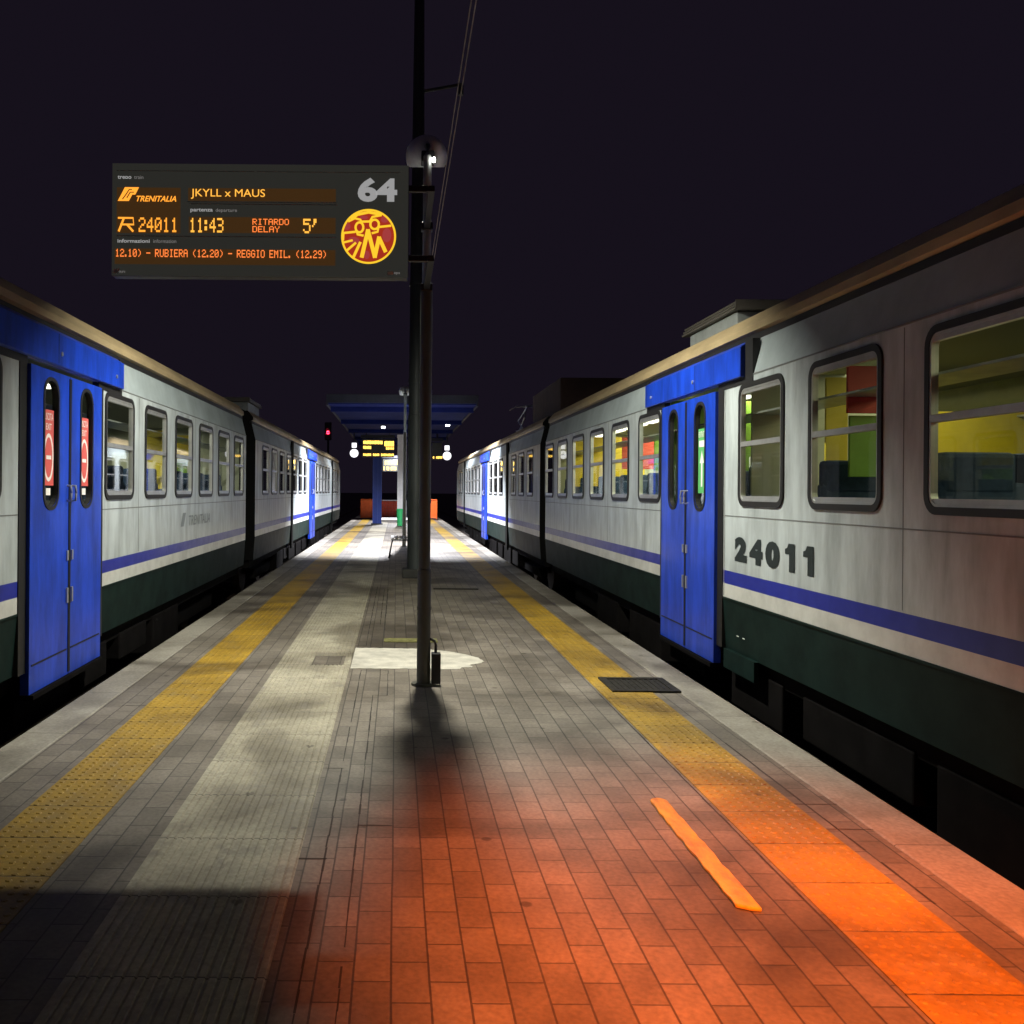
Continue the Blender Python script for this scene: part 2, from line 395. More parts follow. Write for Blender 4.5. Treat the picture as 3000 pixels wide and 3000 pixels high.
b = MB(); b.prism([(x, y, -0.005) for x, y in fine], (0, 0, 0.0085)); tag(b.build("concrete_patch", CONC), "pale concrete repair patch with ragged edge around the lamp post foot", "paving", None, "structure")
# shallow dark joints left by trench work
JOINT = mat("open_joint", (0.05, 0.044, 0.04), 0.9)
def joint_run(segs):
    b = MB(); rnd = random.Random(3)
    for (x0, y0, x1, y1) in segs:
        L = math.hypot(x1-x0, y1-y0); n = max(1, int(L / 0.13)); dx, dy = (x1-x0)/L, (y1-y0)/L
        for k in range(n):
            if rnd.random() < 0.03: continue
            a = k / n; c = (k + rnd.uniform(.97, 1.1)) / n; wv = rnd.uniform(0.002, 0.0055); of = rnd.uniform(-.002, .002)
            p0 = (x0 + (x1-x0)*a - dy*of, y0 + (y1-y0)*a + dx*of); p1 = (x0 + (x1-x0)*c - dy*of, y0 + (y1-y0)*c + dx*of)
            b.face([(p0[0]-dy*wv, p0[1]+dx*wv, 0.0022), (p0[0]+dy*wv, p0[1]-dx*wv, 0.0022), (p1[0]+dy*wv, p1[1]-dx*wv, 0.0022), (p1[0]-dy*wv, p1[1]+dx*wv, 0.0022)])
    return tag(b.build("paving_joint", JOINT), "open dark joints between the setts beside the guide path", "paving", None, "structure")
joint_run([(-.30, 1.5, -.30, 8.2), (-.17, 1.5, -.17, 7.2), (-.30, 8.2, -.06, 8.2), (-.06, 8.2, -.06, 7.2), (-.17, 7.2, -.06, 7.2), (-.41, 4.0, -.30, 4.0), (-.41, 7.0, -.17, 7.0),
           (-.41, 5.3, -.30, 5.3), (-.30, 9.5, -.30, 15.5), (-.12, 9.9, -.12, 15), (-.18, 11, -.18, 15), (-.41, 9.5, -.30, 9.5), (-.17, 4.4, -.02, 4.4),
           (1.62, 3.4, 1.62, 7.3), (2.12, 3.6, 2.12, 5.9), (2.06, 4.4, 2.28, 4.4), (2.06, 4.75, 2.28, 4.75), (-1.41, 7.1, -1.07, 7.1), (-2.14, 6.8, -1.83, 6.8), (-1.41, 9.9, -1.07, 9.9), (1.64, 5.05, 2.06, 5.05)])
def track(xc, label):
    b = MB()
    for s in (-1, 1):
        x = xc + s * 0.7175 + s * 0.03
        for ya, yb in ((-20, 150),):
            b.box((x-.07, ya, -.72), (x+.07, yb, -.70)); b.box((x-.012, ya, -.70), (x+.012, yb, -.60)); b.box((x-.035, ya, -.60), (x+.035, yb, -.56))
    for k in range(170): b.box((xc-1.25, -20+k, -.74), (xc+1.25, -19.75+k, -.715), 1)
    tag(b.build("track", [RUST, SLEEP]), label, "railway track", None, "structure")
track(-(XL + 1.4), "railway track under the left train"); track(XR + 1.4, "railway track under the right train")

# ------------------------------------------------------------------ train cars
WZ0, WZ1 = 1.495, 2.50
PROF = [(0.03, .26), (0, .706), (0, .824), (0, .937), (0, 1.535), (0, 2.46), (0, 2.55), (0.075, 2.86)]
ROOF = [(0.10, 2.90), (0.045, 2.925), (0.05, 2.985), (0.13, 3.08), (0.16, 3.105), (0.20, 3.10), (0.45, 3.21), (0.85, 3.32), (1.4, 3.37)]
WIDTH = 2.8
def rrect(cy, cz, hy, hz, r, n=6):
    out = []
    for (sy, sz, a0) in ((1, 1, 0), (-1, 1, 90), (-1, -1, 180), (1, -1, 270)):
        for k in range(n + 1):
            a = R(a0 + 90 * k / n); out.append((cy + sy*(hy-r) + r*math.cos(a), cz + sz*(hz-r) + r*math.sin(a)))
    return out
class Car:
    def __init__(s, side, X, y0, y1, label, lit, seatmat):
        s.side, s.X, s.y0, s.y1, s.lit = side, X, y0, y1, lit
        s.root = empty("train_car", (side*(X+1.4), (y0+y1)/2, -0.56), label, "train car", "train cars standing at the platform")
        s.seatmat = seatmat
    def P(s, d, y, z): return (s.side*(s.X+d), y, z)
    def box(s, b, d0, d1, y0, y1, z0, z1, m=0): b.box(s.P(d0, y0, z0), s.P(d1, y1, z1), m)
    def body(s, wins, doors, upper=True):
        holes = [(a+.04, b-.04, 1.535, 2.46) for a, b in wins] + [(a, b, .26, 2.55) for a, b in doors]
        ys = sorted(set([s.y0, s.y1] + [h[0] for h in holes] + [h[1] for h in holes]))
        b = MB()
        for (d0, z0), (d1, z1) in zip(PROF, PROF[1:]):
            mi = 1 if z1 <= .71 else 2 if z1 <= .83 else 3 if z1 <= .94 else 4 if z0 >= 2.549 else 0
            for ya, yb in zip(ys, ys[1:]):
                ym = (ya+yb)/2; zm = (z0+z1)/2
                if any(h[0] < ym < h[1] and h[2] < zm < h[3] for h in holes): continue
                b.face([s.P(d0, ya, z0), s.P(d0, yb, z0), s.P(d1, yb, z1), s.P(d1, ya, z1)], mi)
                if not any(h[2] == .26 and h[0] < ym < h[1] for h in holes) or True:
                    b.face([s.P(WIDTH-d0, ya, z0), s.P(WIDTH-d0, yb, z0), s.P(WIDTH-d1, yb, z1), s.P(WIDTH-d1, ya, z1)], mi)
        allw = sorted(wins)
        for (p0, p1), (r0, r1) in list(zip(allw, allw[1:]))[::2]:
            ym = (p1+r0)/2
            if any(h[0]-.3 < ym < h[1]+.3 for h in doors): continue
            s.box(b, -.0015, .001, ym-.004, ym+.004, .95, 2.54, 6)
        edges = sorted([s.y0] + [v for h in doors for v in (h[0]-.14, h[1]+.14)] + [s.y1])
        for ya, yb in zip(edges[::2], edges[1::2]):
            s.box(b, -.003, .001, ya, yb, 1.405, 1.413, 6); s.box(b, -.008, .002, ya, yb, .690, .704, 1); s.box(b, -.005, .002, ya, yb, 2.553, 2.563, 6)
        for y in (s.y0, s.y1):
            pr = [s.P(d, y, z) for d, z in PROF] + [s.P(d, y, z) for d, z in ROOF]
            pr2 = [s.P(WIDTH-d, y, z) for d, z in ROOF[:-1][::-1]] + [s.P(WIDTH-d, y, z) for d, z in PROF[::-1]]
            b.face(pr + pr2, 5)  # ends painted black so the gap between cars reads dark
        s.bodyo = b.build("body", [BODYW, BODYG, STRW, STRB, UPPER, MATTE, SEAMM], s.root)
        # black gutter and roof
        b = MB(); s.box(b, 0.07, 0.12, s.y0, s.y1, 2.855, 2.905); s.box(b, WIDTH-.12, WIDTH-.07, s.y0, s.y1, 2.855, 2.905)
        b.build("gutter", BLACK, s.root)
        b = MB(); full = ROOF + [(WIDTH-d, z) for d, z in ROOF[:-1][::-1]]
        for k, ((d0, z0), (d1, z1)) in enumerate(zip(full, full[1:])):
            mi = 1 if (k < 4 or k >= len(full)-5) else 0
            b.face([s.P(d0, s.y0, z0), s.P(d0, s.y1, z0), s.P(d1, s.y1, z1), s.P(d1, s.y0, z1)], mi)
        s.roof = b.build("roof", [ROOFM, CORN], s.root)
        # roof seams
        y = s.y0 + 1.3
        while y < s.y1:
            b = MB()
            for (d0, z0), (d1, z1) in zip(ROOF[5:], ROOF[6:]):
                b.prism([s.P(d0, y, z0), s.P(d1, y, z1), s.P(d1, y, z1+.012), s.P(d0, y, z0+.012)], (0, .03, 0))
            y += 2.4
            b.build("roof_seam", ROOFM, s.roof)
        # underframe
        b = MB(); s.box(b, .12, WIDTH-.12, s.y0+.1, s.y1-.1, .10, .30)
        rnd = random.Random(int(s.y1*10) + s.side)
        y = s.y0 + 4
        while y < s.y1 - 4.5:
            L = rnd.uniform(.7, 1.6); s.box(b, .10, 1.1, y, y+L, rnd.uniform(-.3, -.12), .14); y += L + rnd.uniform(.15, .7)
        b.build("underframe", UNDER, s.root, bevel=0.015)
        for yc in (s.y0+3.2, s.y1-3.2):
            b = MB(); s.box(b, .25, .45, yc-1.5, yc+1.5, -.25, -.05); s.box(b, WIDTH-.45, WIDTH-.25, yc-1.5, yc+1.5, -.25, -.05); s.box(b, .4, WIDTH-.4, yc-.3, yc+.3, -.3, .09)
            bo = b.build("bogie", UNDER, s.root, bevel=0.02)
            for yw in (yc-1.1, yc+1.1):
                b = MB(); b.tube([s.P(.58, yw, -.12), s.P(.72, yw, -.12)], .44, 28); b.tube([s.P(WIDTH-.72, yw, -.12), s.P(WIDTH-.58, yw, -.12)], .44, 28); b.tube([s.P(.5, yw, -.12), s.P(WIDTH-.5, yw, -.12)], .08, 10)
                b.build("wheel", RUST, bo, smooth=40)
        # far side windows as one closed dark row
        for a, c in wins:
            b = MB(); s.box(b, WIDTH-.012, WIDTH-.006, a+.035, c-.035, 1.53, 2.465); b.build("dark_window", BLACK, s.root)
        for a, c in doors:
            b = MB(); s.box(b, WIDTH-.02, WIDTH-.005, a-.01, c+.01, .255, 2.555); b.build("dark_door", BLACK, s.root)
    def window(s, a, c, pane, upper_seat=None):
        cy, cz = (a+c)/2, (WZ0+WZ1)/2; hy, hz = (c-a)/2, (WZ1-WZ0)/2
        def ring(b, r0, r1, i0, i1, d0, d1, m=0):
            A = rrect(cy, cz, hy-i0, hz-i0, r0); B = rrect(cy, cz, hy-i1, hz-i1, r1); n = len(A)
            for k in range(n):
                j = (k+1) % n
                for P, Q in ((A, B),):
                    b.face([s.P(d0, *P[k]), s.P(d0, *P[j]), s.P(d0, *Q[j]), s.P(d0, *Q[k])], m)
                b.face([s.P(d0, *A[k]), s.P(d0, *A[j]), s.P(d1, *A[j]), s.P(d1, *A[k])], m)
                b.face([s.P(d0, *B[k]), s.P(d0, *B[j]), s.P(d1, *B[j]), s.P(d1, *B[k])], m)
        b = MB(); ring(b, .11, .07, 0, .042, -.014, .02)
        f = b.build("window", BLACK, s.root)
        b = MB(); ring(b, .07, .055, .0425, .058, -.010, .03); s.box(b, -.006, .03, a+.05, c-.05, WZ1-.085, WZ1-.0585)
        s.box(b, -.012, .03, a+.05, c-.05, 1.985, 2.025); s.box(b, -.004, .028, a+.055, c-.055, WZ0+.0585, WZ0+.085)
        b.build("inner_frame", ALU, f)
        b = MB(); b.face([s.P(.012, y, z) for y, z in ((a+.04, WZ0+.03), (c-.04, WZ0+.03), (c-.04, WZ1-.03), (a+.04, WZ1-.03))]); b.build("pane", pane, f)
    def door(s, a, c, stickers=(None, None), pane=PANE, detail=True):
        ym = (a+c)/2
        # black surround
        for sg, e in ((-1, a), (1, c)):
            sur = MB(); pr = [(e, .26), (e, 2.58), (e+sg*.62, 2.58), (e+sg*.62, 2.845), (e+sg*(.78 if sg < 0 else .70), 2.845), (e+sg*(.78 if sg < 0 else .70), 2.50), (e+sg*.13, 2.50), (e+sg*.13, .26)]
            sur.prism([s.P(-.008, y, z) for y, z in pr], (s.side*.058, 0, 0))
            sur.build("door_jamb", BLACK, s.root)
        for i, (p, q) in enumerate(((a, ym-.004), (ym+.004, c))):
            cy = (p+q)/2; b = MB(); d0 = -.035
            hy, z0, z1 = .135, 1.46, 2.42
            # leaf with an oblong opening: bands around a rounded hole
            hole = rrect(cy, (z0+z1)/2, hy, (z1-z0)/2, .12)
            outer = []
            n = len(hole)
            Z0, Z1 = .10, 2.50
            for (y, z) in hole:
                # project to the leaf outline
                sy = (y-cy)/hy; sz = (z-(z0+z1)/2)/((z1-z0)/2)
                k = max(abs(sy), abs(sz)); sy /= k; sz /= k
                outer.append((cy+sy*(q-p)/2, (Z0+Z1)/2 + sz*(Z1-Z0)/2))
            for k in range(n):
                j = (k+1) % n
                b.face([s.P(d0, *outer[k]), s.P(d0, *outer[j]), s.P(d0, *hole[j]), s.P(d0, *hole[k])])
                b.face([s.P(d0, *hole[k]), s.P(d0, *hole[j]), s.P(.01, *hole[j]), s.P(.01, *hole[k])], 1)
            # corner fans
            for (y, z) in ((p, Z0), (q, Z0), (q, Z1), (p, Z1)):
                near = sorted(range(n), key=lambda k: (outer[k][0]-y)**2 + (outer[k][1]-z)**2)
                k0 = near[0]
                for k in range(n):
                    j = (k+1) % n
                    o1, o2 = outer[k], outer[j]
                    if abs(o1[0]-o2[0]) > 1e-6 and abs(o1[1]-o2[1]) > 1e-6 and (abs(o1[0]-y) < .3 and abs(o1[1]-z) < .9):
                        if (abs(o1[0]-y) < 1e-6 or abs(o2[0]-y) < 1e-6) and (abs(o1[1]-z) < 1e-6 or abs(o2[1]-z) < 1e-6):
                            b.face([s.P(d0, *o1), s.P(d0, y, z), s.P(d0, *o2)])
            rim = [(p, Z0), (q, Z0), (q, Z1), (p, Z1)]
            for k in range(4):
                j = (k+1) % 4; b.face([s.P(d0, *rim[k]), s.P(d0, *rim[j]), s.P(.03, *rim[j]), s.P(.03, *rim[k])])
            leaf = b.build("door_leaf", [BLUE, BLACK], s.root)
            b = MB()
            A = rrect(cy, (z0+z1)/2, hy+.028, (z1-z0)/2+.028, .14); n = len(A)
            for k in range(n):
                j = (k+1) % n
                b.face([s.P(d0-.006, *A[k]), s.P(d0-.006, *A[j]), s.P(d0-.006, *hole[j]), s.P(d0-.006, *hole[k])])
                b.face([s.P(d0-.006, *A[k]), s.P(d0-.006, *A[j]), s.P(d0+.004, *A[j]), s.P(d0+.004, *A[k])])
            gk = b.build("window", BLACK, leaf)
            b = MB(); b.face([s.P(-.010, y, z) for y, z in ((cy-hy-.01, z0-.01), (cy+hy+.01, z0-.01), (cy+hy+.01, z1+.01), (cy-hy-.01, z1+.01))]); b.build("pane", pane, leaf)
            # rubber edge, kick line and handle
            b = MB(); e = q if i == 0 else p; sg = -1 if i == 0 else 1
            s.box(b, d0-.006, d0+.01, e+sg*.000, e+sg*.018, .12, 2.48); s.box(b, d0-.004, d0+.005, p+.04, q-.04, .30, .312)
            b.build("edge_seal", BLACK, leaf)
            b = MB(); hyy = e + sg*.05
            b.tube([s.P(d0, hyy, 1.62), s.P(d0-.03, hyy, 1.62), s.P(d0-.035, hyy, 1.56), s.P(d0-.03, hyy, 1.50), s.P(d0, hyy, 1.50)], .010, 8)
            b.build("handle", ALU, leaf, smooth=40)
            for z0_, z1_ in ((1.02, 1.10), (.68, .80)):
                b = MB(); s.box(b, d0-.012, d0, hyy-.015, hyy+.015, z0_, z1_); b.build("lock", ALU, leaf)
            st = stickers[i]
            if st:
                D = -.014; sgn = -s.side
                b = MB(); w_ = .105
                def q4(y0, y1, za, zb, dd, m): b.face([s.P(dd, y0, za), s.P(dd, y1, za), s.P(dd, y1, zb), s.P(dd, y0, zb)], m)
                if st == 'no':
                    q4(cy-w_, cy+w_, 1.62, 2.20, D, 0)
                    q4(cy-.05, cy+.05, 1.82, 1.85, D-.002, 1)
                    A = [(cy+.098*math.cos(t*math.pi/20), 1.835+.185*math.sin(t*math.pi/20)) for t in range(40)]
                    B = [(cy+.075*math.cos(t*math.pi/20), 1.835+.155*math.sin(t*math.pi/20)) for t in range(40)]
                    for k in range(40):
                        j = (k+1) % 40; b.face([s.P(D-.002, *A[k]), s.P(D-.002, *A[j]), s.P(D-.002, *B[j]), s.P(D-.002, *B[k])], 1)
                    put_text(b, text_poly("USCITA", .01), s.P(D-.002, cy+s.side*.085, 2.12), s.P(0, 0, 0) and (0, -s.side*.17, 0), (0, 0, .055), 1)
                    put_text(b, text_poly("EXIT", .01), s.P(D-.002, cy+s.side*.055, 2.045), (0, -s.side*.11, 0), (0, 0, .05), 1)
                    q4(cy-.045, cy+.045, 1.545, 1.60, D, 1)
                    b.build("sticker", [STICKR, STICKW], leaf)
                else:
                    q4(cy-w_, cy+w_, 1.60, 2.20, D, 0)
                    b.face([s.P(D-.002, cy-.022, 1.66), s.P(D-.002, cy+.022, 1.66), s.P(D-.002, cy+.022, 1.88), s.P(D-.002, cy-.022, 1.88)], 1)
                    b.face([s.P(D-.002, cy-.06, 1.88), s.P(D-.002, cy+.06, 1.88), s.P(D-.002, cy, 2.0)], 1)
                    put_text(b, text_poly("ENTRATA", .01), s.P(D-.002, cy+s.side*.09, 2.12), (0, -s.side*.18, 0), (0, 0, .055), 1)
                    q4(cy-.08, cy+.08, 2.03, 2.09, D-.002, 1)
                    b.build("sticker", [STICKG, STICKW], leaf)
        b = MB(); pr = [(-.05, 2.555), (-.05, 2.80), (.03, 2.852), (.05, 2.852), (.05, 2.555)]
        b.prism([s.P(d, a-.62, z) for d, z in pr], (0, (c-a)+1.24, 0)); hd = b.build("door_header", BLUE, s.root, bevel=.006)
        b = MB(); s.box(b, -.052, -.049, ym-.3, ym-.294, 2.57, 2.80); b.build("header_seam", BLACK, hd)
        for yl in (ym-.24, c+.38):
            b = MB(); b.tube([s.P(-.06, yl, 2.65), s.P(-.048, yl, 2.65)], .018, 10); b.build("header_lock", ALU, hd)
        b = MB(); s.box(b, -.06, .1, a+.02, c-.02, .06, .094); b.build("step", UNDER, s.root)
    def interior(s, ya, yb, bays, panels, light, colr, wts=(.5, .5, 2)):
        b = MB()
        s.box(b, .10, WIDTH-.10, ya, yb, .50, .54)
        b.build("cabin_floor", INFLOOR, s.root)
        b = MB(); s.box(b, .10, WIDTH-.10, ya, yb, 2.66, 2.69); b.build("cabin_ceiling", INCEIL, s.root)
        # lining on the far wall with openings
        b = MB(); s.box(b, WIDTH-.10, WIDTH-.085, ya, yb, .54, 1.5); s.box(b, WIDTH-.10, WIDTH-.085, ya, yb, 2.47, 2.66)
        yprev = ya
        for (p, q) in bays:
            s.box(b, WIDTH-.10, WIDTH-.085, yprev, p+.05, 1.5, 2.47); yprev = q-.05
        s.box(b, WIDTH-.10, WIDTH-.085, yprev, yb, 1.5, 2.47)
        b.build("wall_lining", INWALL, s.root)
        for y in (ya, yb):
            b = MB(); s.box(b, .09, WIDTH-.09, y-.01, y+.01, .54, 2.66); b.build("end_partition", WPANEL, s.root)
        # seats
        proto = None
        for (p, q) in bays:
            for dd in (.16, 1.72):
                for flip in (0, 1):
                    if proto is None:
                        b = MB(); b.box((0, 0, .82), (.92, .46, .97)); b.prism([(0, .42, .93), (0, .52, .93), (0, .66, 1.66), (0, .60, 1.68)], (.92, 0, 0))
                        b.box((.02, .58, 1.60), (.43, .70, 1.84)); b.box((.49, .58, 1.60), (.90, .70, 1.84)); b.box((0.05, .1, .54), (.12, .4, .83)); b.box((.80, .1, .54), (.87, .4, .83))
                        proto = b.build("seat", s.seatmat, None, bevel=.03); seat = proto
                    else:
                        seat = proto.copy(); col.objects.link(seat)
                    x = s.side*(s.X+dd) if s.side > 0 else -(s.X+dd+.92)
                    yc = (p+q)/2 + .02
                    if flip: seat.scale = (1, -1, 1); yy = yc - .0
                    else: seat.scale = (1, 1, 1); yy = yc
                    seat.parent = s.root
                    seat.location = Vector((x, yy + (.02 if not flip else -.02), 0)) - ORG[s.root]
        for (y, d0, d1, z0, z1, m) in panels:
            b = MB(); s.box(b, d0, d1, y-.012, y+.012, z0, z1); b.build("partition", m, s.root, bevel=.004)
        # luggage racks
        for dd in (.12, WIDTH-.45):
            b = MB(); s.box(b, dd, dd+.33, ya+.1, yb-.1, 2.26, 2.275); b.build("luggage_rack", ALU, s.root)
        for i, (p, q) in enumerate(bays):
            if (p < 8.4 if s.side > 0 else not (8 < p < 9)): continue
            for dd in (.85, 1.85):
                b = MB(); s.box(b, dd, dd+.10, p-.05, q+.15, 2.625, 2.655); b.build("ceiling_light", STRIP, s.root)
        n = 3
        for k in range(n):
            ld = bpy.data.lights.new("cabin_light", 'AREA'); ld.shape = 'RECTANGLE'; ld.size = 1.0; ld.size_y = (yb-ya)/n*.9
            ld.energy = light/n*wts[k]; ld.color = colr
            lo = bpy.data.objects.new("cabin_light", ld); col.objects.link(lo); lo.parent = s.root
            lo.location = Vector(s.P(1.4, ya+(yb-ya)*(k+.5)/n, 2.6)) - ORG[s.root]
    def roof_box(s, d0, d1, y0, y1, z0, z1, m=None, louvre=True):
        b = MB(); s.box(b, d0, d1, y0, y1, z0, z1); o = b.build("roof_unit", m or mat("roof_unit_grey", (.34, .37, .36), .5, var=.3, scale=5), s.root, bevel=.01)
        if louvre:
            b = MB()
            for k in range(3): s.box(b, d0-.05-.03*k*0+.015*k, d1+.05, y0-.08, y1+.14, z1+.005+.035*k, z1+.025+.035*k)
            s.box(b, d0+.02, d1-.02, y0+.02, y1-.02, z1, z1+.09)
            s.box(b, d0-.045, d1+.05, y0-.085, y0-.075, z1+.005, z1+.10)
            b.build("louvre", ROOFM, o)
    def pantograph(s, yc):
        b = MB(); base = [s.P(.95, yc-.5, 3.36), s.P(.95, yc+.5, 3.36), s.P(1.85, yc+.5, 3.36), s.P(1.85, yc-.5, 3.36)]
        for d in (.95, 1.85):
            b.tube([s.P(d, yc-.6, 3.50), s.P(d, yc+.6, 3.50)], .03, 8)
            for yy in (yc-.55, yc+.55): b.tube([s.P(d, yy, 3.33), s.P(d, yy, 3.50)], .045, 8)
        for yy in (yc-.5, yc+.5): b.tube([s.P(.9, yy, 3.5), s.P(1.9, yy, 3.5)], .025, 8)
        o = b.build("pantograph", ALU, s.root, smooth=40)
        b = MB()
        for d in (1.0, 1.8):
            b.tube([s.P(d, yc-.45, 3.5), s.P(d, yc+.75, 3.85), s.P(d+(1.4-d)*.4, yc-.1, 4.22)], .022, 8)
            b.tube([s.P(d, yc+.45, 3.5), s.P(d, yc-.75, 3.85), s.P(d+(1.4-d)*.4, yc+.1, 4.22)], .022, 8)
        b.build("arm", ALU, o, smooth=40)
        b = MB(); 
        for yy in (yc-.12, yc+.12): b.tube([s.P(.65, yy, 4.12), s.P(.8, yy, 4.22), s.P(1.4, yy, 4.26), s.P(2.0, yy, 4.22), s.P(2.15, yy, 4.12)], .018, 8)
        b.build("contact_bow", ALU, o, smooth=40)

# ---- right train, near car
rw = [(6.79-.02, 7.66), (5.40, 6.36)] + [(5.40-1.40*k, 6.36-1.40*k) for k in range(1, 6)]
rf = [(9.93+1.355*k, 9.93+.90+1.355*k) for k in range(6)]
car = Car(1, XR, -7.4, 17.6, "white and blue train car on the right with large number 24011 beside its door", True, SEATM)
car.body(rw + rf, [(8.15, 9.78)])
for a, c in rw + rf: car.window(a, c, PANE)
car.door(8.15, 9.78, stickers=('go', None))
car.interior(-6.5, 17.2, sorted(rw + rf), [
    (7.72, .12, 1.25, .54, 2.6, WPANEL), (7.74, 1.5, WIDTH-.1, .54, 2.3, YPANEL), (10.0, .12, 1.2, .54, 2.6, GPANEL), (9.95, 1.5, WIDTH-.1, .54, 2.55, YPANEL),
    (11.0, .85, 1.1, 1.0, 2.45, YPANEL), (12.35, .6, 1.2, 1.9, 2.35, GPANEL), (12.4, 1.6, 2.6, .9, 2.5, GPANEL), (13.7, .5, 1.2, 1.95, 2.42, RPANEL), (13.75, 1.6, 2.6, .9, 2.5, WPANEL),
    (15.05, .3, 1.2, 1.7, 2.5, YPANEL), (16.3, .3, 1.2, 1.7, 2.5, YPANEL), (6.25, .2, .5, 2.15, 2.47, RPANEL), (6.32, .25, .62, 1.72, 2.14, GPANEL), (7.1, .45, .62, 1.5, 2.5, YPANEL), (8.75, .5, .78, 1.5, 1.95, WPANEL)],
    330, (1.0, 0.97, 0.55), (.14, .45, 2.0))
def heavy_one():
    return [(0, .62), (0, .80), (.22, .84), (.36, 1), (1, 1), (1, 0), (.42, 0), (.42, .62)], [(0, 1, 2, 7), (2, 3, 4, 7), (7, 4, 5, 6)]
for ch, ya in zip("24011", (7.74, 7.42, 7.10, 6.74, 6.44)):
    wdt = .165 if ch == '1' else .265
    b = MB(); put_text(b, heavy_one() if ch == '1' else text_poly(ch, .075), car.P(-.004, ya, 1.035), (0, -wdt, 0), (0, 0, .205))
    b.build("digit", NUMB, car.bodyo)
b = MB(); car.box(b, -.004, .002, 8.13-.13-.012, 8.13-.13, .72, 2.49); b.build("edge_trim", ALU, car.bodyo)
b = MB()
for yy in (7.75, 7.62):
    b = MB(); b.face([car.P(.02, yy, .40), car.P(.02, yy-.055, .40), car.P(.02, yy-.027, .44)]); b.build("jacking_mark", STICKW, car.bodyo)
b = MB(); car.box(b, -.006, .03, 7.30, 7.98, .10, .262); b.build("skirt", BODYG, car.root)
car.roof_box(.50, 2.2, 9.1, 10.55, 3.2, 3.40)
# ---- right train, far car
def far_windows(y0, y1, doors, strip_ys):
    out = []; y = y0
    while y < y1:
        a, c = y, y + .92
        if not any(d[0]-.15 < c and a < d[1]+.15 for d in doors) and not any(a-.1 < p < c+.1 for p in strip_ys): out.append((a, c))
        y += 1.36
    return out
def far_car(side, X, y0, y1, door, label, gap):
    k = Car(side, X, y0, y1, label, False, SEATM)
    strip_ys = (23.6, 38.4); wins = far_windows(y0+.9, y1-1.2, [door], strip_ys)
    k.body(wins, [door])
    for a, c in wins: k.window(a, c, DPANE)
    k.door(*door, pane=DPANE)
    for p in strip_ys:
        b = MB(); k.box(b, -.03, .02, p-.16, p+.16, .12, 2.85); b.build("dark_strip", MATTE, k.root)  # plain dark upright strip on the body side
    b = MB(); k.box(b, .1, WIDTH-.1, y0+.1, y1-.1, .50, .54); b.build("cabin_floor", INFLOOR, k.root)
    b = MB(); k.box(b, .30, WIDTH-.30, y0-gap+.01, y0-.01, .10, 2.93); b.build("gangway", MATTE, k.root, bevel=.05)
    return k
kr = far_car(1, XR, 18.3, 43.3, (28.9, 30.4), "far car of the right train under a raised pantograph", .7)
kr.roof_box(.50, 2.3, 18.9, 22.7, 3.2, 3.95, mat("roof_unit_brown", (.05, .028, .024), .9, var=.4, scale=5), False)
kr.pantograph(28.5)
# ---- left train
lf = [(8.45+1.345*k, 8.45+.93+1.345*k) for k in range(6)]
lw = [(5.30-1.40*k, 5.30+.93-1.40*k) for k in range(8)]
car = Car(-1, XL, -7.4, 16.4, "white and blue train car on the left with red no entry stickers on its door", True, SEATM)
car.body(lw + lf, [(6.66, 8.26)])
for a, c in lw + lf: car.window(a, c, PANE)
car.door(6.66, 8.26, stickers=('no', 'no'))
car.interior(-6.5, 16.25, sorted(lw + lf), [
    (8.3, .12, 1.0, .54, 1.5, WPANEL), (11.86, .3, .75, 1.6, 2.35, YPANEL), (13.7, .3, .85, 2.05, 2.4, YPANEL), (12.9, .9, 1.3, .9, 2.1, WPANEL), (14.0, .5, 1.2, .9, 2.0, GPANEL), (15.4, .5, 1.2, .9, 2.0, WPANEL)],
    100, (1.0, 1.0, 0.72), (.25, .55, 1.6))
b = MB()
put_text(b, text_poly("TRENITALIA", .012, .25), car.P(-.004, 11.9, 1.13), (0, 1.35, 0), (0, 0, .13))
b.build("lettering", mat("lettering_grey", (.22, .25, .27), .5), car.bodyo)
b = MB(); b.face([car.P(-.004, 11.45, 1.13), car.P(-.004, 11.62, 1.13), car.P(-.004, 11.74, 1.30), car.P(-.004, 11.57, 1.30)])
b.build("emblem", mat("lettering_grey", (.22, .25, .27), .5), car.bodyo)
kl = far_car(-1, XL, 17.5, 43.8, (28.4, 30.0), "far car of the left train lit white by the second lamp", 1.1)
kl.roof_box(.55, 2.2, 20.0, 21.6, 3.2, 3.5)

# ------------------------------------------------------------------ lamp posts
def shade_mesh(cx, cy, cz, r, tilt, theta, n=40, m=18):
    """hood: part of a sphere open towards down and away from the post"""
    ax = Vector((0, math.sin(tilt), -math.cos(tilt))); e1 = Vector((1, 0, 0)); e2 = ax.cross(e1)
    b = MB(); C = Vector((cx, cy, cz)); end = math.pi - theta
    for (rad, mi) in ((r, 0), (r-.008, 1)):
        rows = []
        for i in range(m+1):
            a = end * i / m; i0 = len(b.v)
            for k in range(n):
                p = 2*math.pi*k/n; b.v.append(tuple(C - ax*(rad*math.cos(a)) + (e1*math.cos(p)+e2*math.sin(p))*(rad*math.sin(a))))
            rows.append(i0)
        for i in range(m):
            for k in range(n):
                b.f.append((rows[i]+k, rows[i]+(k+1) % n, rows[i+1]+(k+1) % n, rows[i+1]+k)); b.mi.append(mi)
        if mi == 0: rim = rows[-1]
        else:
            for k in range(n): b.f.append((rim+k, rim+(k+1) % n, rows[-1]+(k+1) % n, rows[-1]+k)); b.mi.append(0)
    return b
